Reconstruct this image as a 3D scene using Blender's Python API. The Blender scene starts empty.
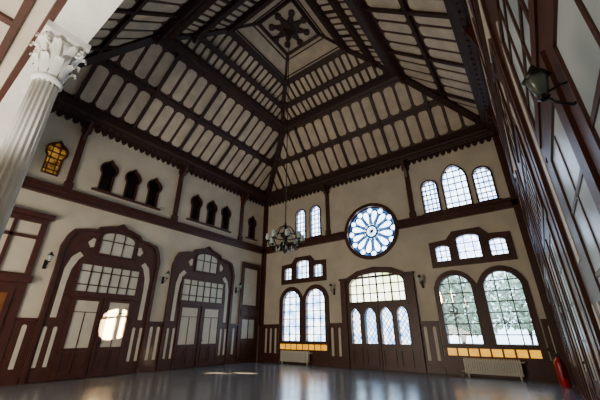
import bpy, math, random
from mathutils import Vector, Matrix
from mathutils.geometry import tessellate_polygon
random.seed(7)
XL,YB,XR=-13.85,14.7,0.35
YN=0.7; ZC=10.15
# ---------------------------------------------------------------- materials
def mat(name,col,rough=0.6,noise=0.0,scale=3.0,emit=None,estr=0,metal=0.0,bump=0.0,spec=0.5,stretch=None):
    m=bpy.data.materials.new(name); m.use_nodes=True
    nt=m.node_tree; b=nt.nodes['Principled BSDF']
    b.inputs['Roughness'].default_value=rough
    b.inputs['Metallic'].default_value=metal
    b.inputs['Specular IOR Level'].default_value=spec
    b.inputs['Base Color'].default_value=(*col,1)
    if noise>0 or bump>0:
        tc=nt.nodes.new('ShaderNodeTexCoord'); n=nt.nodes.new('ShaderNodeTexNoise')
        n.inputs['Scale'].default_value=scale; n.inputs['Detail'].default_value=5
        mp=nt.nodes.new('ShaderNodeMapping')
        if stretch: mp.inputs['Scale'].default_value=stretch
        nt.links.new(tc.outputs['Object'],mp.inputs[0]); nt.links.new(mp.outputs[0],n.inputs['Vector'])
        cr=nt.nodes.new('ShaderNodeValToRGB')
        cr.color_ramp.elements[0].position=0.3; cr.color_ramp.elements[1].position=0.7
        cr.color_ramp.elements[0].color=(*[c*(1-noise) for c in col],1)
        cr.color_ramp.elements[1].color=(*[min(1,c*(1+noise*0.5)) for c in col],1)
        nt.links.new(n.outputs['Fac'],cr.inputs[0]); nt.links.new(cr.outputs[0],b.inputs['Base Color'])
        if bump>0:
            bp=nt.nodes.new('ShaderNodeBump'); bp.inputs['Strength'].default_value=bump
            nt.links.new(n.outputs['Fac'],bp.inputs['Height']); nt.links.new(bp.outputs[0],b.inputs['Normal'])
    if emit:
        b.inputs['Emission Color'].default_value=(*emit,1); b.inputs['Emission Strength'].default_value=estr
    return m
CREAM=mat('cream_plaster',(0.64,0.565,0.44),0.8,0.14,1.2)
CREAM2=mat('cream_ceiling_boards',(0.60,0.50,0.375),0.7,0.22,2.0)
BROWN=mat('maroon_painted_wood',(0.066,0.018,0.010),0.45,0.3,6)
BROWN2=mat('dark_ceiling_timber',(0.036,0.012,0.007),0.6,0.3,5)
BROWN3=mat('ceiling_brown_boards',(0.060,0.020,0.012),0.6,0.3,5)
PANEL=mat('cream_panel_paint',(0.64,0.575,0.46),0.5,0.08,4)
DARKG=mat('dark_glass',(0.006,0.006,0.008),0.15)
WHITE=mat('white_painted_iron',(0.88,0.86,0.80),0.45,0.08,8)
BLACK=mat('black_iron',(0.015,0.014,0.014),0.4,metal=0.6)
RED=mat('red_enamel',(0.45,0.01,0.01),0.3)
RADM=mat('radiator_enamel',(0.70,0.66,0.55),0.4)
FROST=mat('frosted_door_glass',(0.64,0.63,0.53),0.35,0.1,3)
AMBER=mat('amber_varnished_wood',(0.22,0.08,0.02),0.4,0.3,5)
def glow(name,c1,c2,scale,strength,vor=True):
    m=bpy.data.materials.new(name); m.use_nodes=True; nt=m.node_tree; b=nt.nodes['Principled BSDF']
    tc=nt.nodes.new('ShaderNodeTexCoord')
    n=nt.nodes.new('ShaderNodeTexVoronoi' if vor else 'ShaderNodeTexNoise'); n.inputs['Scale'].default_value=scale
    nt.links.new(tc.outputs['Object'],n.inputs['Vector'])
    cr=nt.nodes.new('ShaderNodeValToRGB'); cr.color_ramp.elements[0].color=(*c1,1); cr.color_ramp.elements[1].color=(*c2,1)
    if vor:
        sp=nt.nodes.new('ShaderNodeSeparateColor'); nt.links.new(n.outputs['Color'],sp.inputs[0]); nt.links.new(sp.outputs[0],cr.inputs[0])
    else:
        cr.color_ramp.elements[0].position=0.4; cr.color_ramp.elements[1].position=0.6
        nt.links.new(n.outputs['Fac'],cr.inputs[0])
    nt.links.new(cr.outputs[0],b.inputs['Emission Color']); b.inputs['Emission Strength'].default_value=strength
    b.inputs['Base Color'].default_value=(0.05,0.05,0.06,1); b.inputs['Roughness'].default_value=0.3
    return m
STAIN=glow('daylit_leaded_glass',(0.18,0.42,1.0),(0.90,1.0,1.0),9,9)
MILK=glow('daylit_textured_glass',(0.22,0.45,0.85),(0.85,0.97,1.0),2.5,7.5,False)
FAN=glow('daylit_fanlight_glass',(0.75,0.85,0.45),(1.0,1.0,0.85),3,7,False)
YEL=glow('yellow_glass',(0.9,0.34,0.0),(1.0,0.48,0.01),4,1.5,False)
AMB=glow('amber_leaded_glass',(0.10,0.03,0.003),(0.5,0.25,0.03),7,0.8)
BLUE=glow('blue_leaded_glass',(0.01,0.05,0.20),(0.06,0.22,0.6),6,1.6)
ROSEW=glow('white_petal_glass',(0.35,0.65,1.0),(0.95,1.0,1.0),7,8)
SIDEG=glow('dim_side_window_glass',(0.30,0.33,0.30),(0.55,0.56,0.48),1.5,0.35,False)
# clear glass
CLEAR=bpy.data.materials.new('clear_window_glass'); CLEAR.use_nodes=True
nt=CLEAR.node_tree; nt.nodes.clear()
o=nt.nodes.new('ShaderNodeOutputMaterial'); mx=nt.nodes.new('ShaderNodeMixShader'); tr=nt.nodes.new('ShaderNodeBsdfTransparent'); gl=nt.nodes.new('ShaderNodeBsdfGlossy')
tr.inputs[0].default_value=(0.88,0.96,1,1); gl.inputs['Roughness'].default_value=0.05; mx.inputs[0].default_value=0.06
nt.links.new(tr.outputs[0],mx.inputs[1]); nt.links.new(gl.outputs[0],mx.inputs[2]); nt.links.new(mx.outputs[0],o.inputs[0])
# floor
FLOOR=bpy.data.materials.new('polished_stone_floor'); FLOOR.use_nodes=True
nt=FLOOR.node_tree; b=nt.nodes['Principled BSDF']
tc=nt.nodes.new('ShaderNodeTexCoord'); br=nt.nodes.new('ShaderNodeTexBrick'); br.offset=0.0
br.inputs['Scale'].default_value=1.0; br.inputs['Brick Width'].default_value=0.8; br.inputs['Row Height'].default_value=0.8
br.inputs['Mortar Size'].default_value=0.005
br.inputs['Color1'].default_value=(0.175,0.18,0.20,1); br.inputs['Color2'].default_value=(0.15,0.155,0.175,1); br.inputs['Mortar'].default_value=(0.10,0.10,0.11,1)
nt.links.new(tc.outputs['Object'],br.inputs['Vector']); nt.links.new(br.outputs['Color'],b.inputs['Base Color'])
n=nt.nodes.new('ShaderNodeTexNoise'); n.inputs['Scale'].default_value=0.8; n.inputs['Detail'].default_value=4
nt.links.new(tc.outputs['Object'],n.inputs['Vector'])
mr=nt.nodes.new('ShaderNodeMapRange'); mr.inputs[3].default_value=0.13; mr.inputs[4].default_value=0.3
nt.links.new(n.outputs['Fac'],mr.inputs[0]); nt.links.new(mr.outputs[0],b.inputs['Roughness'])
b.inputs['Specular IOR Level'].default_value=1.0
bp=nt.nodes.new('ShaderNodeBump'); bp.inputs['Strength'].default_value=0.05; nt.links.new(n.outputs['Fac'],bp.inputs['Height']); nt.links.new(bp.outputs[0],b.inputs['Normal'])

# ---------------------------------------------------------------- mesh builder
TR={'L':lambda s,z,d:(XL+d,s,z),'B':lambda s,z,d:(s,YB-d,z),'R':lambda s,z,d:(XR-(d*0.4 if d>0 else d),s,z),'Q':lambda s,z,d:(XR-d,s,z),'N':lambda s,z,d:(s,YN+d,z),'W':lambda s,z,d:(s,z,d)}
class G:
    def __init__(self,name,parent=None):
        self.n=name; self.v=[]; self.f=[]; self.m=[]; self.mats=[]; self.parent=parent; self.smooth=set()
    def mi(self,m):
        if m not in self.mats: self.mats.append(m)
        return self.mats.index(m)
    def add(self,vs,fs,m,smooth=False):
        o=len(self.v); self.v+= [tuple(x) for x in vs]; k=self.mi(m)
        for f in fs:
            if smooth: self.smooth.add(len(self.f))
            self.f.append([i+o for i in f]); self.m.append(k)
    def prism(self,P,Q,m,caps=True):   # P,Q world loops same count
        n=len(P); fs=[[i,(i+1)%n,n+(i+1)%n,n+i] for i in range(n)]
        if caps: fs+= [list(range(n))[::-1],[n+i for i in range(n)]]
        self.add(list(P)+list(Q),fs,m)
    def box(self,w,s0,s1,z0,z1,d0,d1,m):
        T=TR[w]; self.prism([T(s0,z0,d0),T(s1,z0,d0),T(s1,z1,d0),T(s0,z1,d0)],[T(s0,z0,d1),T(s1,z0,d1),T(s1,z1,d1),T(s0,z1,d1)],m)
    def wbox(self,x0,x1,y0,y1,z0,z1,m): self.box('W',x0,x1,y0,y1,z0,z1,m)
    def plate(self,w,outer,holes,d0,d1,m):
        T=TR[w]; loops=[outer]+list(holes); pts=[p for l in loops for p in l]
        tris=tessellate_polygon([[Vector((p[0],p[1],0)) for p in l] for l in loops])
        N=len(pts); vs=[T(p[0],p[1],d1) for p in pts]+[T(p[0],p[1],d0) for p in pts]
        fs=[list(t) for t in tris]+[[i+N for i in t][::-1] for t in tris]
        o=0
        for l in loops:
            n=len(l)
            for i in range(n):
                a=o+i;b2=o+(i+1)%n; fs.append([a,b2,b2+N,a+N])
            o+=n
        self.add(vs,fs,m)
    def ring(self,w,outer,inner,d0,d1,m):
        T=TR[w]; n=len(outer)
        vs=[T(*p,d1) for p in outer]+[T(*p,d1) for p in inner]+[T(*p,d0) for p in outer]+[T(*p,d0) for p in inner]
        fs=[]
        for i in range(n):
            j=(i+1)%n
            fs+=[[i,j,n+j,n+i],[2*n+i,2*n+j,3*n+j,3*n+i][::-1],[i,j,2*n+j,2*n+i],[n+i,n+j,3*n+j,3*n+i]]
        self.add(vs,fs,m)
    def bar(self,w,outline,p,dr,wd,d0,d1,m):
        px,pz=p; L=math.hypot(*dr); dx,dz=dr[0]/L,dr[1]/L; nx,nz=-dz,dx
        ts=[]; n=len(outline)
        for i in range(n):
            a=outline[i]; b2=outline[(i+1)%n]
            sa=(a[0]-px)*nx+(a[1]-pz)*nz; sb=(b2[0]-px)*nx+(b2[1]-pz)*nz
            if (sa<0)!=(sb<0):
                t=sa/(sa-sb); q=(a[0]+t*(b2[0]-a[0]),a[1]+t*(b2[1]-a[1])); ts.append((q[0]-px)*dx+(q[1]-pz)*dz)
        ts.sort(); h=wd/2; T=TR[w]
        for i in range(0,len(ts)-1,2):
            t0,t1=ts[i],ts[i+1]
            q=[(px+dx*t0+nx*h,pz+dz*t0+nz*h),(px+dx*t1+nx*h,pz+dz*t1+nz*h),(px+dx*t1-nx*h,pz+dz*t1-nz*h),(px+dx*t0-nx*h,pz+dz*t0-nz*h)]
            self.prism([T(*a,d0) for a in q],[T(*a,d1) for a in q],m)
    def beam(self,a,b2,wd,ht,m,up=(0,0,1),drop=0.0):
        a=Vector(a); b2=Vector(b2); d=(b2-a).normalized(); up=Vector(up); sd=d.cross(up)
        if sd.length<1e-4: sd=d.cross(Vector((1,0,0)))
        sd.normalize(); u=sd.cross(d).normalized()
        c=[sd*(wd/2)+u*(-drop),-sd*(wd/2)+u*(-drop),-sd*(wd/2)+u*(-drop-ht),sd*(wd/2)+u*(-drop-ht)]
        self.prism([a+k for k in c],[b2+k for k in c],m)
    def lathe(self,c,prof,m,n=24,flute=0,fd=0.0,z0=None):
        vs=[];fs=[]
        for (r,z) in prof:
            for i in range(n):
                a=2*math.pi*i/n; rr=r*(1-fd*(0.5-0.5*math.cos(flute*a))) if flute else r
                vs.append((c[0]+rr*math.cos(a),c[1]+rr*math.sin(a),c[2]+z))
        for k in range(len(prof)-1):
            for i in range(n):
                j=(i+1)%n; fs.append([k*n+i,k*n+j,(k+1)*n+j,(k+1)*n+i])
        fs.append(list(range(n))[::-1]); fs.append([(len(prof)-1)*n+i for i in range(n)])
        self.add(vs,fs,m,True)
    def tube(self,pts,r,m,n=8):
        pts=[Vector(p) for p in pts]; vs=[];fs=[]
        for k,p in enumerate(pts):
            d=(pts[min(k+1,len(pts)-1)]-pts[max(k-1,0)]).normalized()
            a=d.cross(Vector((0,0,1)));
            if a.length<1e-3: a=d.cross(Vector((1,0,0)))
            a.normalize(); b2=d.cross(a)
            rr=r[k] if isinstance(r,(list,tuple)) else r
            for i in range(n):
                t=2*math.pi*i/n; vs.append(p+a*rr*math.cos(t)+b2*rr*math.sin(t))
        for k in range(len(pts)-1):
            for i in range(n):
                j=(i+1)%n; fs.append([k*n+i,k*n+j,(k+1)*n+j,(k+1)*n+i])
        fs.append(list(range(n))[::-1]); fs.append([(len(pts)-1)*n+i for i in range(n)])
        self.add(vs,fs,m,True)
    def done(self):
        me=bpy.data.meshes.new(self.n); me.from_pydata([tuple(v) for v in self.v],[],self.f)
        for m in self.mats: me.materials.append(m)
        for i,p in enumerate(me.polygons):
            p.material_index=self.m[i]; p.use_smooth=(i in self.smooth)
        import bmesh
        bm=bmesh.new(); bm.from_mesh(me); bmesh.ops.recalc_face_normals(bm,faces=bm.faces); bm.to_mesh(me); bm.free()
        ob=bpy.data.objects.new(self.n,me); bpy.context.collection.objects.link(ob)
        if self.parent: ob.parent=self.parent
        return ob
def rect(s0,s1,z0,z1): return [(s0,z0),(s1,z0),(s1,z1),(s0,z1)]
def arch(s0,s1,z0,z1,kind='round',n=10):
    c=(s0+s1)/2; w=(s1-s0)/2; P=[(s0,z0),(s1,z0)]
    if kind=='round':
        sp=z1-w
        P+=[(c+w*math.cos(math.pi*i/(2*n)),sp+w*math.sin(math.pi*i/(2*n))) for i in range(2*n+1)]
    elif kind=='seg':
        r=min(0.36*w,(z1-z0)*0.4); sp=z1-r
        P+=[(c+w*math.cos(math.pi*i/(2*n)),sp+r*math.sin(math.pi*i/(2*n))) for i in range(2*n+1)]
    elif kind=='point':
        h=w*1.5; sp=z1-h
        R=(w*w+h*h)/(2*w)
        half=[]
        a1=math.asin(min(1,h/R))
        for i in range(n+1):
            a=a1*i/n; half.append((w-R+R*math.cos(a),R*math.sin(a)))
        P+=[(c+x,sp+y) for x,y in half]+[(c-x,sp+y) for x,y in half[::-1][1:]]
    elif kind=='moor':   # horseshoe with ogee tip
        sp=z1-w*2.1; half=[(0.72*w,0),(0.72*w,0.04*w)]
        for i in range(n-1):
            a=-0.55+(math.pi*0.5-0.35+0.55)*i/(n-2); half.append((w*math.cos(a)*1.0,0.75*w+w*math.sin(a)))
        half.append((0,2.1*w))
        P=[(c-0.72*w,z0),(c+0.72*w,z0)]+[(c+x,sp+y) for x,y in half]+[(c-x,sp+y) for x,y in half[::-1][1:]]
    return P
def circle(c,z,r,n=48): return [(c+r*math.cos(2*math.pi*i/n),z+r*math.sin(2*math.pi*i/n)) for i in range(n)]
wn=[0]
def window(wall,ops,glass,nv=2,nh=4,kind='round',diag=False,fw=0.07,frame_plate=None,bw=0.03,lead=BROWN,extra=None):
    """ops=list of (s0,s1,z0,z1,kind,glass,nv,nh)"""
    wn[0]+=1; g=G('window_%d'%wn[0]); outs=[]
    for op in ops:
        s0,s1,z0,z1=op[:4]; k=op[4] if len(op)>4 else kind
        O=arch(s0,s1,z0,z1,k); I=arch(s0+fw,s1-fw,z0+fw,z1-fw,k); outs.append(O)
        g.ring(wall,O,I,-0.22,0.07,BROWN)
        g.plate(wall,arch(s0+fw*.5,s1-fw*.5,z0+fw*.5,z1-fw*.5,k),[],-0.17,-0.15,glass)
        if diag:
            st=0.24; a=s0-3
            q=-(z1-z0)-(s1-s0)
            while q<(z1-z0)+(s1-s0):
                g.bar(wall,I,(s0+q,z0),(1,1.3),bw*0.7,-0.15,-0.12,lead); g.bar(wall,I,(s1-q,z0),(-1,1.3),bw*0.7,-0.15,-0.12,lead); q+=st
            g.bar(wall,I,((s0+s1)/2+1e-3,z0),(0,1),bw,-0.15,-0.1,lead)
        for i in range(1,nv): g.bar(wall,I,(s0+(s1-s0)*i/nv+1e-4,z0),(0,1),bw,-0.15,-0.09,lead)
        for i in range(1,nh): g.bar(wall,I,(s0,z0+(z1-z0)*i/nh+1e-4),(1,0),bw,-0.15,-0.09,lead)
    if frame_plate: g.plate(wall,frame_plate,outs,0.0,0.05,BROWN)
    if extra: extra(g)
    g.done(); return outs

# ---------------------------------------------------------------- shell
g=G('floor'); g.wbox(XL-0.5,XR+0.5,-2.6,YB+0.5,-0.3,0,FLOOR); g.done()
holesB=[];holesL=[]
# back wall windows
def sill(s0,s1,z):
    return lambda g:(g.box('B',s0,s1,z-0.12,z,0,0.12,BROWN))
holesB+=window('B',[(-11.2,-10.4,6.72,8.75,'round'),(-10.1,-9.3,6.72,8.75,'round')],STAIN,3,7,extra=sill(-11.3,-9.2,6.72))
holesB+=window('B',[(-3.4,-2.6,6.72,8.45,'round'),(-2.42,-1.28,6.72,8.95,'point'),(-1.1,-0.3,6.72,8.45,'round')],STAIN,4,7,extra=sill(-3.5,-0.2,6.72),bw=0.04)
fr=lambda c:[(c-1.6,4.15),(c+1.6,4.15),(c+1.6,5.3),(c+0.85,5.35),(c+0.55,5.68),(c-0.55,5.68),(c-0.85,5.35),(c-1.6,5.3)]
for c in (-10.65,-1.85):
    holesB+=window('B',[(c-1.42,c-0.72,4.35,5.15,'seg'),(c-0.5,c+0.5,4.35,5.5,'seg'),(c+0.72,c+1.42,4.35,5.15,'seg')],MILK if c<-5 else STAIN,3,3,frame_plate=fr(c))
def bigframe(c,hw=1.7):
    P=[(c-hw,0.62),(c+hw,0.62),(c+hw,3.3)]
    w=0.78
    P+=[(c+0.86+0.84*math.cos(a),3.15+0.84*math.sin(a)) for a in [math.pi*i/12 for i in range(1,11)]]
    P+=[(c,3.35)]
    P+=[(c-0.86+0.84*math.cos(a),3.15+0.84*math.sin(a)) for a in [math.pi*i/12 for i in range(2,12)]]
    P+=[(c-hw,3.3)]
    return P
def yel(c):
    def f(g):
        k=-1.55
        while k<1.5:
            g.box('B',c+k,c+k+0.32,0.68,0.94,0.05,0.07,YEL); k+=0.39
        g.box('B',c-1.75,c+1.75,0.94,1.03,0,0.16,BROWN)
    return f
holesB+=window('B',[(-12.15,-10.8,1.03,3.8,'round'),(-10.5,-9.15,1.03,3.8,'round')],MILK,3,7,frame_plate=bigframe(-10.65),extra=yel(-10.65),bw=0.04)
holesB+=window('B',[(-3.4,-2.0,1.03,3.85,'round'),(-1.7,-0.3,1.03,3.85,'round')],CLEAR,3,7,frame_plate=bigframe(-1.85),extra=yel(-1.85),bw=0.04)
# rose window
wn[0]+=1; g=G('window_%d'%wn[0]); rc,rz,rr=-6.25,6.45,1.42
holesB.append(circle(rc,rz,rr))
g.ring('B',circle(rc,rz,rr+0.1),circle(rc,rz,rr-0.08),-0.2,0.08,BROWN)
g.plate('B',circle(rc,rz,rr-0.05),[],-0.19,-0.17,BLUE)
for i in range(12):
    a=2*math.pi*(i+.5)/12; ca,sa=math.cos(a),math.sin(a)
    pts=[]
    for k in range(20):
        t=2*math.pi*k/20; r=0.80+0.40*math.cos(t); wd=0.20*math.sin(t)*(0.75+0.45*math.cos(t))
        pts.append((rc+ca*r-sa*wd,rz+sa*r+ca*wd))
    g.plate('B',pts,[],-0.17,-0.155,ROSEW)
    inn=[(rc+(p[0]-rc-ca*0.8)*0.88+ca*0.8,rz+(p[1]-rz-sa*0.8)*0.88+sa*0.8) for p in pts]
    o2=[(rc+(p[0]-rc-ca*0.8)*1.06+ca*0.8,rz+(p[1]-rz-sa*0.8)*1.06+sa*0.8) for p in pts]
    g.ring('B',o2,inn,-0.155,-0.13,BLACK)
    a2=2*math.pi*i/12
    g.plate('B',circle(rc+1.18*math.cos(a2),rz+1.18*math.sin(a2),0.13,14),[],-0.17,-0.15,ROSEW)
    g.plate('B',circle(rc+0.42*math.cos(a2+.26),rz+0.42*math.sin(a2+.26),0.05,8),[],-0.17,-0.15,ROSEW)
g.plate('B',circle(rc,rz,0.27,24),[],-0.17,-0.15,ROSEW)
for i in range(6):
    a=math.pi*i/6; g.bar('B',circle(rc,rz,0.3,24),(rc,rz),(math.cos(a),math.sin(a)+1e-3),0.03,-0.15,-0.12,BLACK)
g.ring('B',circle(rc,rz,0.33),circle(rc,rz,0.27),-0.17,-0.12,BLACK)
g.ring('B',circle(rc,rz,1.34),circle(rc,rz,1.30),-0.17,-0.12,BLACK)
g.done()
# central door
g=G('door_1')
fan=arch(-7.72,-4.78,2.85,4.3,'seg'); holesD=[fan]
lights=[(-7.72,-7.12),(-7.0,-6.31),(-6.19,-5.5),(-5.38,-4.78)]
I=arch(-7.66,-4.84,2.91,4.24,'seg'); g.ring('B',fan,I,-0.2,0.1,BROWN); g.plate('B',fan,[],-0.17,-0.15,FAN)
for i in range(1,8): g.bar('B',I,(-7.72+2.94*i/8+1e-4,3),(0,1),0.07 if i%2==0 else 0.035,-0.15,-0.08,BROWN)
for z in (3.3,3.72): g.bar('B',I,(-7,z),(1,0),0.05,-0.15,-0.08,BROWN)
for a,b2 in lights:
    O=arch(a,b2,0.98,2.68,'point'); I=arch(a+.06,b2-.06,1.04,2.62,'point'); holesD.append(O)
    g.ring('B',O,I,-0.2,0.1,BROWN); g.plate('B',O,[],-0.17,-0.15,MILK)
    q=-2.6
    while q<2.6:
        g.bar('B',I,(a+q,1),(1,1.4),0.026,-0.15,-0.13,BROWN); g.bar('B',I,(b2-q,1),(-1,1.4),0.026,-0.15,-0.13,BROWN); q+=0.2
holesB+=holesD
outer=[(-8.0,0),(-4.5,0),(-4.5,3.9),(-4.7,4.12),(-5.3,4.42),(-6.25,4.55),(-7.2,4.42),(-7.8,4.12),(-8.0,3.9)]
g.plate('B',outer,holesD,0.0,0.08,BROWN)
for a,b2 in lights:
    g.ring('B',rect(a+.03,b2-.03,0.12,0.85),rect(a+.1,b2-.1,0.19,0.78),0.08,0.12,BROWN)
g.box('B',-6.29,-6.21,0.05,2.75,0.08,0.13,BROWN)
g.box('B',-8.15,-7.85,0,4.0,0,0.16,BROWN); g.box('B',-4.65,-4.35,0,4.0,0,0.16,BROWN)
g.box('B',-8.2,-4.3,4.0,4.1,0.08,0.2,BROWN); g.box('B',-7.8,-4.7,2.72,2.8,0.08,0.14,BROWN)
g.done()
g=G('wall_back'); g.plate('B',rect(XL-0.4,XR+0.4,-0.3,ZC+0.3),holesB,-0.35,0,CREAM); g.done()

# left wall niches
for ws in ([(4.2,4.95),(5.25,6.0),(6.3,7.05)],[(8.75,9.5),(9.8,10.55),(10.85,11.6)],[(13.05,13.8)]):
    holesL+=window('L',[(a,b2,7.05,8.6,'moor') for a,b2 in ws],DARKG,1,1,fw=0.05,extra=lambda g,ws=ws:g.box('L',ws[0][0]-.1,ws[-1][1]+.1,6.97,7.05,0,0.1,BROWN))
holesL+=window('L',[(2.25,3.0,7.05,8.55,'moor')],AMB,3,6,fw=0.05)
g=G('wall_left'); g.plate('L',rect(-2.4,YB+0.4,-0.3,ZC+0.3),holesL,-0.35,0,CREAM); g.done()
# right wall
holesR=[]
for ws in ([(4.2,4.95),(5.25,6.0),(6.3,7.05)],[(8.75,9.5),(9.8,10.55),(10.85,11.6)]):
    holesR+=window('R',[(a,b2,7.05,8.6,'moor') for a,b2 in ws],STAIN,3,5,fw=0.05)
g=G('wall_right'); g.plate('R',rect(-2.4,YB+0.4,-0.3,ZC+0.3),holesR,-0.35,0,CREAM); g.done()
# near wall: upper part over gallery beam + rear
g=G('wall_near'); g.wbox(XL,XR,0.3,0.7,5.6,ZC+0.3,CREAM); g.wbox(XL-.4,XR+.4,-2.6,-2.4,-0.3,5.6,CREAM); g.done()
g=G('gallery_beam'); g.wbox(XL,XR,0.3,0.7,5.2,5.6,WHITE); g.wbox(XL,XR,0.22,0.3,5.2,5.34,BROWN); g.done()
g=G('gallery_ceiling'); g.wbox(XL,XR,-2.4,0.22,5.34,5.6,CREAM)
g.wbox(XL,XR,-0.02,0.06,5.28,5.34,BROWN)
for k in range(12): g.wbox(XL+0.6+k*1.2,XL+0.72+k*1.2,-2.4,0.0,5.29,5.34,BROWN)
g.done()

# door bays on side walls
dn=[1]
def doorbay(w,c,tw=1.12):
    LF=PANEL if w=='L' else SIDEG
    dn[0]+=1; g=G('door_%d'%dn[0])
    half=[(1.95,0),(1.95,4.0),(1.98,4.5),(1.85,4.95),(1.7,5.2),(1.25,5.32),(0.95,5.34),(0.85,5.5),(0.5,5.62),(0.25,5.68)]
    O=[(c+x,z) for x,z in half]+[(c,5.85)]+[(c-x,z) for x,z in half[::-1]]
    g.plate(w,O,[],0,0.06,BROWN)
    I=[(c+(p[0]-c)*0.93,p[1]-(0.09 if p[1]>3 else 0)) for p in O]
    g.ring(w,O,I,0.06,0.14,BROWN)
    for sg in (-1,1):
        P=[(c+sg*1.64,2.0),(c+sg*1.46,2.0),(c+sg*1.46,3.2),(c+sg*1.42,3.7),(c+sg*1.27,4.1),(c+sg*1.15,4.25),(c+sg*1.3,4.38),(c+sg*1.52,4.15),(c+sg*1.64,3.7)]
        g.plate(w,P,[],0.06,0.075,PANEL)
        P=[(c+sg*1.0,4.62),(c+sg*1.12,4.8),(c+sg*0.98,5.0),(c+sg*0.88,4.98),(c+sg*0.88,4.66)]
        g.plate(w,P,[],0.06,0.075,PANEL)
        for k in range(2):
            s=c+sg*(1.38+0.3*k); g.plate(w,arch(s-0.055,s+0.055,0.45,1.7,'round',4),[],0.06,0.075,PANEL)
    # tympanum
    A=arch(c-0.66,c+0.66,4.45,5.38,'seg'); g.plate(w,A,[],0.06,0.08,FROST)
    g.ring(w,arch(c-0.73,c+0.73,4.38,5.45,'seg'),A,0.06,0.13,BROWN)
    for i in range(1,3): g.bar(w,A,(c-0.66+1.32*i/3+1e-3,5),(0,1),0.035,0.08,0.11,BROWN)
    g.bar(w,A,(c,5.0),(1,0),0.035,0.08,0.11,BROWN)
    # transom
    A=rect(c-tw,c+tw,2.95,3.95); g.plate(w,A,[],0.06,0.08,FROST if w=='L' else SIDEG)
    g.ring(w,rect(c-tw-.1,c+tw+.1,2.85,4.05),A,0.06,0.13,BROWN)
    for i in range(1,6): g.bar(w,A,(c-tw+2*tw*i/6+1e-3,3.2),(0,1),0.045,0.08,0.11,BROWN)
    for z in (3.2,3.7): g.bar(w,A,(c,z),(1,0),0.04,0.08,0.11,BROWN)
    # leaves
    for sg in (-1,1):
        a=c+sg*0.06; b2=c+sg*tw; s0,s1=min(a,b2),max(a,b2)
        g.ring(w,rect(s0,s1,0.05,2.75),rect(s0+.14,s1-.14,1.0,2.62),0.06,0.11,BROWN)
        g.box(w,s0+.14,s1-.14,1.0,2.62,0.06,0.075,LF)
        m=(s0+s1)/2; g.box(w,m-.015,m+.015,1.0,2.2 if w=='L' else 2.6,0.06,0.09,BROWN)
        g.box(w,s0+.14,s1-.14,2.2,2.23,0.06,0.09,BROWN)
        if w=='R':
            for zz in (1.4,1.8): g.box(w,s0+.14,s1-.14,zz,zz+.03,0.06,0.09,BROWN)
        for q in ((s0+.1,m-.04),(m+.04,s1-.1)):
            g.ring(w,rect(q[0],q[1],0.2,0.88),rect(q[0]+.05,q[1]-.05,0.25,0.83),0.11,0.14,BROWN)
    g.box(w,c-.04,c+.04,0.05,2.75,0.06,0.15,BROWN)
    T=TR[w]; g.tube([T(c+.1,1.15,.11),T(c+.1,1.15,.18),T(c+.22,1.15,.18)],0.015,BLACK)
    g.box(w,c-1.3,c+1.3,2.75,2.85,0.06,0.2 if w=='L' else .1,BROWN)
    g.done()
doorbay('L',5.64); doorbay('L',10.25,1.25)
doorbay('R',5.64); doorbay('R',10.25,1.25); doorbay('R',1.6)
# flat-topped timber doorway in the near bay of the left wall
dn[0]+=1; g=G('door_%d'%dn[0])
g.box('L',-0.6,3.1,0,3.25,0,0.07,BROWN)
g.ring('L',rect(-0.6,3.1,3.25,5.35),rect(-0.42,2.92,3.35,5.12),0,0.10,BROWN)
g.box('L',-0.7,3.22,5.3,5.48,0,0.22,BROWN); g.box('L',-0.65,3.15,3.05,3.28,0.05,0.2,BROWN)
g.box('L',-0.42,2.92,4.55,4.65,0,0.08,BROWN)
for s in (0.3,1.25,2.2): g.box('L',s-.05,s+.05,3.35,5.12,0,0.08,BROWN)
for a in (-0.35,1.3):
    g.ring('L',rect(a,a+1.5,0.1,2.85),rect(a+.14,a+1.36,1.1,2.7),0.07,0.12,BROWN)
    g.box('L',a+.14,a+1.36,1.1,2.7,0.07,0.085,AMBER)
    for k in range(1,4): g.box('L',a+.14+1.22*k/4-.02,a+.14+1.22*k/4+.02,1.1,2.7,0.085,0.1,BROWN)
    g.ring('L',rect(a+.14,a+1.36,0.25,0.95),rect(a+.22,a+1.28,0.33,0.87),0.07,0.12,BROWN)
g.done()
# narrow side door by corner on left wall
for w in ('L','R'):
    dn[0]+=1; g=G('door_%d'%dn[0])
    g.box(w,12.85,14.3,0,5.4,0,0.06,BROWN); g.ring(w,rect(12.8,14.35,0,5.45),rect(12.95,14.2,0.1,5.3),0.06,0.12,BROWN)
    g.box(w,13.05,14.1,3.0,5.1,0.06,0.075,PANEL); g.box(w,13.1,14.05,1.2,2.2,0.06,0.075,FROST)
    g.box(w,13.55,13.6,1.2,2.2,0.075,0.1,BROWN); g.box(w,12.9,14.25,2.4,2.75,0.06,0.16,BROWN)
    for s in (13.12,13.62): g.ring(w,rect(s,s+0.42,0.2,1.0),rect(s+.06,s+.36,0.26,0.94),0.06,0.1,BROWN)
    g.done()

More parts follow.
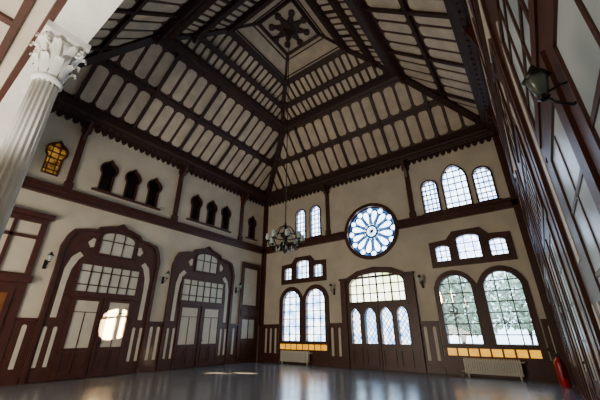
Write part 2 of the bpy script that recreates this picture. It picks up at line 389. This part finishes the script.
# wainscot
def wains(w,spans,name):
    g=G(name)
    for s0,s1 in spans:
        g.box(w,s0,s1,0,1.9,0,0.05,BROWN); g.box(w,s0,s1,1.86,1.96,0,0.11,BROWN); g.box(w,s0,s1,0,0.22,0.05,0.09,BROWN)
        n=max(1,int((s1-s0)/0.3)); st=(s1-s0)/n
        for i in range(n):
            c=s0+st*(i+.5); g.plate(w,arch(c-.065,c+.065,0.45,1.75,'round',4),[],0.05,0.062,PANEL)
    g.done()
wains('B',[(XL,-12.4),(-9.0,-8.15),(-4.35,-3.6),(-0.1,XR)],'trim_1')
wains('L',[(3.12,3.66),(7.62,8.27),(12.23,12.8)],'trim_2')
wains('R',[(7.62,8.27),(12.23,12.8)],'trim_3')
g=G('baseboard_back')
for a,b2 in ((-12.4,-9.0),(-3.6,-0.1)):
    g.box('B',a,b2,0,0.62,0,0.05,BROWN)
g.done()
# string courses
g=G('trim_4')
def string(w,s0,s1):
    g.box(w,s0,s1,6.28,6.62,0,0.10,BROWN); g.box(w,s0,s1,6.55,6.66,0,0.18,BROWN); g.box(w,s0,s1,6.24,6.32,0,0.15,BROWN)
string('L',-2.4,YB); string('B',XL,-7.8); string('B',-4.7,XR); string('R',-2.4,YB)
g.done()
# pilasters
g=G('trim_5')
def pil(w,s):
    g.box(w,s-.11,s+.11,6.6,9.7,0,0.10,BROWN); g.box(w,s-.17,s+.17,9.3,9.7,0,0.2,BROWN); g.box(w,s-.15,s+.15,6.66,6.95,0,0.14,BROWN)
    T=TR[w]; P=[(0,9.7),(0.55,9.7),(0.5,9.5),(0.3,9.3),(0.14,8.9),(0,8.8)]
    g.prism([T(s-.06,z,d) for d,z in P],[T(s+.06,z,d) for d,z in P],BROWN)
for s in (3.3,7.97,12.46): pil('L',s); pil('R',s)
for s in (-8.8,-3.95): pil('B',s)
for s in (-13.72,0.22): g.box('B',s-.13,s+.13,0,9.7,0,0.1,BROWN)
for w in 'LR': g.box(w,YB-.2,YB,1.9,9.7,0,0.1,BROWN)
g.done()
# cornice with pendants
g=G('trim_6')
def corn(w,s0,s1):
    g.box(w,s0,s1,9.72,9.9,0,0.14,BROWN2); g.box(w,s0,s1,9.9,10.1,0,0.32,BROWN2); g.box(w,s0,s1,10.05,10.3,0,0.5,BROWN2)
    n=int((s1-s0)/0.28)
    for i in range(n):
        c=s0+(i+.5)*(s1-s0)/n
        P=[(c-.12,9.74),(c-.1,9.62),(c,9.52),(c+.1,9.62),(c+.12,9.74)]
        g.plate(w,P[::-1],[],0.0,0.05,BROWN2)
        g.box(w,c-.04,c+.04,9.78,9.98,0.14,0.24,BROWN2)
corn('L',YN,YB); corn('B',XL,XR); corn('Q',YN,YB); corn('N',XL,XR)
g.done()

# ---------------------------------------------------------------- roof
cx,cy=-6.6,8.05
A=[(XL,YN),(XR,YN),(XR,YB),(XL,YB)]
def rc4(hx,hy): return [(cx-hx,cy-hy),(cx+hx,cy-hy),(cx+hx,cy+hy),(cx-hx,cy+hy)]
g=G('ceiling'); h=G('ceiling_beams')
def clip(poly,a,b2,c):
    out=[]; n=len(poly)
    for i in range(n):
        p=poly[i]; q=poly[(i+1)%n]; fp=a*p[0]+b2*p[1]+c; fq=a*q[0]+b2*q[1]+c
        if fp>=0: out.append(p)
        if (fp>=0)!=(fq>=0):
            t=fp/(fp-fq); out.append((p[0]+t*(q[0]-p[0]),p[1]+t*(q[1]-p[1])))
    return out
def tier(P,z0,Q,z1,sp,pwid,rng,major=0,mw=0.16,md=0.14,purl=(),pw=0.2,pd=0.2,edge=(0.3,0.3),hip=0.3,base=None,hm=0.22):
    for k in range(4):
        p0=Vector((*P[k],z0)); p1=Vector((*P[(k+1)%4],z0)); q0=Vector((*Q[k],z1)); q1=Vector((*Q[(k+1)%4],z1))
        up=Vector((0,0,1)); g.prism([p0,p1,q1,q0],[p0+up*.1,p1+up*.1,q1+up*.1,q0+up*.1],base or BROWN3)
        e=(p1-p0); Ln=e.length; e.normalize(); iL=(q0-p0).dot(e); iR=(p1-q1).dot(e)
        slope=(q0-p0)-e*iL; SL=slope.length
        nrm=e.cross(slope).normalized()
        if nrm.z<0: nrm=-nrm
        n=max(2,int(round(Ln/sp))) if sp else 0
        for i in range(n):
            c=Ln*(i+.5)/n; hw=pwid*Ln/n/sp/2
            for v0,v1 in rng:
                ch=min(hw*0.45,(v1-v0)*SL*.3)/SL
                poly=[(c-hw*.6,v0),(c+hw*.6,v0),(c+hw,v0+ch),(c+hw,v1-ch),(c+hw*.6,v1),(c-hw*.6,v1),(c-hw,v1-ch),(c-hw,v0+ch)]
                poly=clip(poly,1,-iL,-hm); 
                if len(poly)>2: poly=clip(poly,-1,-iR,Ln-hm)
                if len(poly)<3: continue
                ar=abs(sum(poly[j][0]*poly[(j+1)%len(poly)][1]-poly[(j+1)%len(poly)][0]*poly[j][1] for j in range(len(poly))))/2*SL
                if ar<0.02: continue
                a=[p0+e*s+slope*v for s,v in poly]
                g.prism([x-nrm*.0 for x in a],[x-nrm*.025 for x in a],CREAM2)
        if major:
            for i in range(major,n,major):
                s=Ln*i/n; vm=1.0
                if iL>0: vm=min(vm,s/iL)
                if iR>0: vm=min(vm,(Ln-s)/iR)
                a=p0+e*s; h.beam(a,a+slope*vm,mw,md,BROWN2,nrm)
        for v in purl:
            a=p0+e*(iL*v)+slope*v; b2=p1-e*(iR*v)+slope*v; h.beam(a,b2,pw,pd,BROWN2,nrm)
        if edge[0]: h.beam(p0,p1,edge[0]*1.0,edge[0]*.8,BROWN2,nrm)
        if edge[1]: h.beam(q0,q1,edge[1]*1.0,edge[1]*.8,BROWN2,nrm)
        if hip: h.beam(p0,q0,hip,hip*.8,BROWN2,(0,0,1))
R0=rc4(3.8,4.2); R1=rc4(2.9,3.05); R2=rc4(1.95,2.1); R3=rc4(1.05,1.15)
tier(A,10.2,R0,13.3,0.62,0.47,((.11,.47),(.56,.92)),4,0.15,0.12,(0.515,),0.16,0.12,(0.5,0.34),0.32)
Rm=rc4(3.5,3.85)
tier(R0,13.3,Rm,13.32,0,0.1,(),0,edge=(0,0.25),hip=0,base=BROWN2)
tier(Rm,13.32,R1,13.8,0.36,0.23,((.14,.84),),4,0.11,0.10,edge=(0.2,0.28),hip=0.22,hm=.14)
tier(R1,13.8,R2,14.4,0.36,0.23,((.12,.84),),4,0.1,0.09,edge=(0.14,0.28),hip=0.22,hm=.14)
tier(R2,14.4,R3,15.1,0,0,(),0,purl=(0.2,0.8),pw=0.07,pd=0.04,edge=(0.1,0.16),hip=0.12,base=CREAM2)
g.wbox(cx-1.1,cx+1.1,cy-1.2,cy+1.2,15.1,15.2,CREAM2)
for q in R0+R1:
    z=13.1 if q in R0 else 13.65
    h.lathe((q[0],q[1],z-.45),[(0.02,0),(0.07,0.06),(0.13,0.2),(0.07,0.32),(0.12,0.38),(0.12,0.5)],BROWN,8)
g.done(); h.done()
# star boss
g=G('ceiling_rosette'); zt=15.1
P=[]
for i in range(16):
    r=0.95 if i%2==0 else 0.42; a=math.pi*i/8; P.append((cx+r*math.cos(a),cy+r*math.sin(a)))
g.plate('W',P,[],zt-.1,zt,BROWN2)
for i in range(8):
    a=math.pi*i/4; q=circle(cx+.85*math.cos(a),cy+.85*math.sin(a),0.15,12); g.plate('W',q,[],zt-.16,zt-.05,BROWN2)
g.lathe((cx,cy,zt-.45),[(0.03,0),(0.1,0.08),(0.05,0.18),(0.22,0.3),(0.36,0.40)],BROWN2,16)
g.done()
# ---------------------------------------------------------------- chandelier
kx,ky,kz=cx,cy,4.1
GLS=mat('pale_glass_shade',(0.40,0.48,0.42),0.2)
g=G('chandelier')
g.tube([(kx,ky,kz+1.0),(kx,ky,14.7)],0.018,BLACK)
g.lathe((kx,ky,kz),[(0.01,-0.1),(0.06,-0.05),(0.1,0.1),(0.04,0.2),(0.05,0.4),(0.16,0.5),(0.18,0.56),(0.05,0.7),(0.03,1.0)],BLACK,16)
g.tube([(kx+.42*math.cos(t*math.pi/16),ky+.42*math.sin(t*math.pi/16),kz+.5) for t in range(33)],0.02,BLACK)
for i in range(8):
    a=math.pi*i/4; ca,sa=math.cos(a),math.sin(a)
    prof=[(0.1,0.3),(0.25,0.08),(0.42,0.05),(0.55,0.18),(0.6,0.32)]
    g.tube([(kx+r*ca,ky+r*sa,kz+z) for r,z in prof],0.018,BLACK,6)
    prof=[(0.05,0.9),(0.25,0.8),(0.42,0.5)]
    g.tube([(kx+r*ca,ky+r*sa,kz+z) for r,z in prof],0.012,BLACK,6)
    g.lathe((kx+.6*ca,ky+.6*sa,kz+.3),[(0.05,0),(0.09,0.03),(0.03,0.06)],BLACK,10)
    g.lathe((kx+.6*ca,ky+.6*sa,kz+.34),[(0.04,0),(0.08,0.06),(0.09,0.13),(0.07,0.2),(0.08,0.23)],GLS,12)
    g.tube([(kx+.3*ca,ky+.3*sa,kz+.12),(kx+.3*ca,ky+.3*sa,kz-.05)],[0.03,0.008],GLS,6)
g.done()
# ---------------------------------------------------------------- column
px,py=-4.45,0.5
g=G('column')
g.wbox(px-.24,px+.24,py-.24,py+.24,0,0.5,WHITE)
g.lathe((px,py,0),[(0.23,0.5),(0.24,0.56),(0.19,0.62),(0.21,0.68),(0.16,0.74)],WHITE,32)
g.lathe((px,py,0),[(0.158,0.74),(0.153,2.5),(0.138,4.45)],WHITE,128,16,0.24)
g.lathe((px,py,0),[(0.13,4.43),(0.165,4.46),(0.165,4.50),(0.13,4.53)],WHITE,32)
g.lathe((px,py,0),[(0.125,4.5),(0.13,4.75),(0.16,4.95),(0.22,5.05)],WHITE,32)
for row,(n,zb,ht,r0,r1) in enumerate(((8,4.53,0.25,0.13,0.24),(8,4.6,0.42,0.135,0.29))):
    for i in range(n):
        a=2*math.pi*(i+0.5*row)/n; ca,sa=math.cos(a),math.sin(a); prev=None
        vs=[];fs=[]
        prof=[(0,0,0.045),(0.15,0.35,0.055),(0.3,0.7,0.05),(0.65,0.95,0.045),(1.0,1.0,0.03),(1.05,0.86,0.015)]
        for t,z,wd in prof:
            r=r0+(r1-r0)*t
            vs+=[(px+r*ca-wd*sa,py+r*sa+wd*ca,zb+ht*z),(px+(r+.02)*ca,py+(r+.02)*sa,zb+ht*z),(px+r*ca+wd*sa,py+r*sa-wd*ca,zb+ht*z)]
        for k in range(len(prof)-1):
            fs+=[[3*k,3*k+1,3*k+4,3*k+3],[3*k+1,3*k+2,3*k+5,3*k+4]]
        g.add(vs,fs,WHITE,True)
for i in range(4):
    a=math.pi/4+math.pi*i/2; ca,sa=math.cos(a),math.sin(a); pts=[]
    for k in range(14):
        t=k/13*2.4*math.pi; rr=0.075*(1-k/17); pts.append((px+(0.24+rr*math.sin(t))*ca,py+(0.24+rr*math.sin(t))*sa,5.0+rr*math.cos(t)))
    g.tube(pts,0.02,WHITE,6)
g.wbox(px-.25,px+.25,py-.25,py+.25,5.1,5.2,WHITE)
g.done()
# ---------------------------------------------------------------- radiators
for s0,s1 in ((-11.95,-10.1),(-2.85,-1.0)):
    g=G('radiator'); n=int((s1-s0)/0.075)
    for i in range(n):
        s=s0+(i+.5)*(s1-s0)/n
        P=[(s-.028,.1),(s+.028,.1),(s+.028,.56),(s+.015,.62),(s-.015,.62),(s-.028,.56)]
        g.plate('B',P,[],0.2,0.36,RADM)
    for z in (.16,.54): g.box('B',s0,s1,z-.03,z+.03,0.24,0.32,RADM)
    for s in (s0+.1,s1-.1): g.box('B',s-.02,s+.02,0,.12,0.22,0.34,RADM)
    T=TR['B']; g.tube([T(s0,.16,.28),T(s0-.12,.16,.28),T(s0-.12,.0,.28)],0.02,RADM)
    g.tube([T(s1,.54,.28),T(s1+.1,.54,.28),T(s1+.1,.54,.05)],0.02,RADM)
    g.done()
# ---------------------------------------------------------------- fire extinguisher
ex,ey=0.12,13.4
g=G('fire_extinguisher')
g.lathe((ex-.05,ey,0),[(0.13,0),(0.14,0.03),(0.14,0.62),(0.12,0.72),(0.05,0.78),(0.04,0.82)],RED,24)
g.lathe((ex-.05,ey,0.82),[(0.045,0),(0.045,0.07),(0.02,0.09)],BLACK,12)
g.beam((ex-.05,ey,.95),(ex-.25,ey-.03,1.0),0.03,0.02,BLACK); g.beam((ex-.05,ey,.9),(ex-.22,ey-.03,.88),0.03,0.02,BLACK)
g.tube([(ex-.05,ey,.86),(ex-.0,ey-.14,.84),(ex-.02,ey-.19,.6),(ex-.03,ey-.18,.25)],0.018,BLACK)
g.done()
# ---------------------------------------------------------------- sconces
def sconce(w,s,z,k=1.0,ln=0.35,gm=None):
    T=TR[w]; g=G('wall_sconce')
    g.box(w,s-.05*k,s+.05*k,z-.16*k,z+.16*k,0,0.03,BLACK)
    g.tube([T(s,z-.05*k,.02),T(s,z-.1*k,ln*.4),T(s,z-.02*k,ln*.8),T(s,z+.08*k,ln)],0.014*k,BLACK)
    g.tube([T(s,z+.12*k,.02),T(s,z+.12*k,ln*.5),T(s,z+.08*k,ln)],0.01*k,BLACK)
    c=T(s,z,ln)
    g.lathe((c[0],c[1],z+.02*k),[(.02*k,0),(.05*k,.03*k),(.03*k,.06*k)],BLACK,10)
    g.lathe((c[0],c[1],z+.06*k),[(.04*k,0),(.08*k,.16*k),(.085*k,.2*k)],gm or GLS,6)
    g.lathe((c[0],c[1],z+.26*k),[(.11*k,0),(.05*k,.08*k),(.015*k,.14*k)],BLACK,6)
    g.done()
sconce('L',7.95,3.75); sconce('L',3.4,3.75); sconce('L',12.5,3.75); sconce('B',-8.6,3.5); sconce('B',-4.0,3.5)
sconce('Q',1.42,2.38,0.5,0.13,mat('smoked_lantern_glass',(0.08,0.10,0.08),0.2))
# ---------------------------------------------------------------- outside
GR=mat('courtyard_ground',(0.25,0.25,0.22),0.9,0.3,1.0)
g=G('ground_outside'); g.wbox(-40,40,YB+0.5,70,-0.5,-0.3,GR); g.done()
LEAF=mat('tree_foliage',(0.34,0.40,0.28),0.8,0.5,2.5); BARK=mat('tree_bark',(0.12,0.10,0.09),0.9)
def tree(x,y,H,R):
    g=G('tree'); g.tube([(x,y,-.32),(x+.1,y,H*.3),(x-.1,y,H*.6),(x,y,H*.8)],[.25,.2,.14,.05],BARK)
    for i in range(5):
        a=i*1.3; g.tube([(x,y,H*(.35+.06*i)),(x+R*.7*math.cos(a),y+R*.7*math.sin(a),H*(.5+.08*i))],[.1,.03],BARK,6)
    vs=[];fs=[]
    for i in range(1500):
        t=random.random()*6.28; u=random.random(); r=R*math.sqrt(random.random())*(0.5+0.8*math.sin(math.pi*(0.15+0.8*u)))
        p=Vector((x+r*math.cos(t),y+r*math.sin(t),H*(.3+.75*u))); q=random.random()*.16+.1
        a=Vector((random.uniform(-1,1),random.uniform(-1,1),random.uniform(-1,1))).normalized(); b2=a.orthogonal().normalized()
        o=len(vs); vs+=[p+a*q,p+b2*q*.6,p-a*q,p-b2*q*.6]; fs.append([o,o+1,o+2,o+3])
    g.add(vs,fs,LEAF); g.done()
tree(-4.2,22,4.6,2.0); tree(0.6,28,5.6,2.4); tree(-7,26,6,2.2); tree(4.5,30,7,2.5); tree(-1.2,33,6,3); 
# ---------------------------------------------------------------- lights
W=bpy.data.worlds.new('World'); bpy.context.scene.world=W; W.use_nodes=True
bg=W.node_tree.nodes['Background']; bg.inputs[0].default_value=(0.72,0.86,1,1); bg.inputs[1].default_value=9
def area(name,loc,tgt,sx,sy,p,col):
    l=bpy.data.lights.new(name,'AREA'); l.shape='RECTANGLE'; l.size=sx; l.size_y=sy; l.energy=p; l.color=col
    o=bpy.data.objects.new(name,l); o.location=loc; o.rotation_euler=(Vector(tgt)-Vector(loc)).to_track_quat('-Z','Y').to_euler(); bpy.context.collection.objects.link(o)
area('rear_fill',(-8,-2.3,2.2),(-7,6,5.0),7,3,1000,(1,0.88,0.72))  # added fill light behind the camera for room ambience, no opening modelled there
def spot0(name,loc,tgt,ang,p,col,r=.1,bl=.6):
    l=bpy.data.lights.new(name,'SPOT'); l.energy=p; l.color=col; l.spot_size=math.radians(ang); l.spot_blend=bl; l.shadow_soft_size=r
    o=bpy.data.objects.new(name,l); o.location=loc; o.rotation_euler=(Vector(tgt)-Vector(loc)).to_track_quat('-Z','Y').to_euler(); bpy.context.collection.objects.link(o)
spot0('soffit_fill',(-3.0,-0.9,2.6),(-4.2,0.5,5.1),70,420,(1,0.95,0.86))  # added unseen spot that brightens beam soffit and column top, no fixture here
def spot(name,tgt,win,ang,p,ext=3.0):
    t=Vector(tgt); d=(Vector(win)-t); L=d.length; d.normalize(); loc=t+d*(L+ext)
    spot0(name,loc,tgt,ang,p,(1,0.60,0.28),0.03,0.1)
spot('sun_beam',(XL,6.2,1.8),(-3.05,YB,2.9),2.6,1600000,12)
spot('sun_beam_low',(-10.6,9.7,0.0),(-2.7,YB,2.6),1.6,1300000,12)
# ---------------------------------------------------------------- camera
cam=bpy.data.cameras.new('Camera'); cam.sensor_width=36; cam.lens=36*307/600; cam.clip_start=0.02
co=bpy.data.objects.new('Camera',cam); co.location=(0,0,1.5)
hd=math.radians(36.5); co.rotation_euler=(math.radians(90+23.4),0,hd)
bpy.context.collection.objects.link(co); bpy.context.scene.camera=co
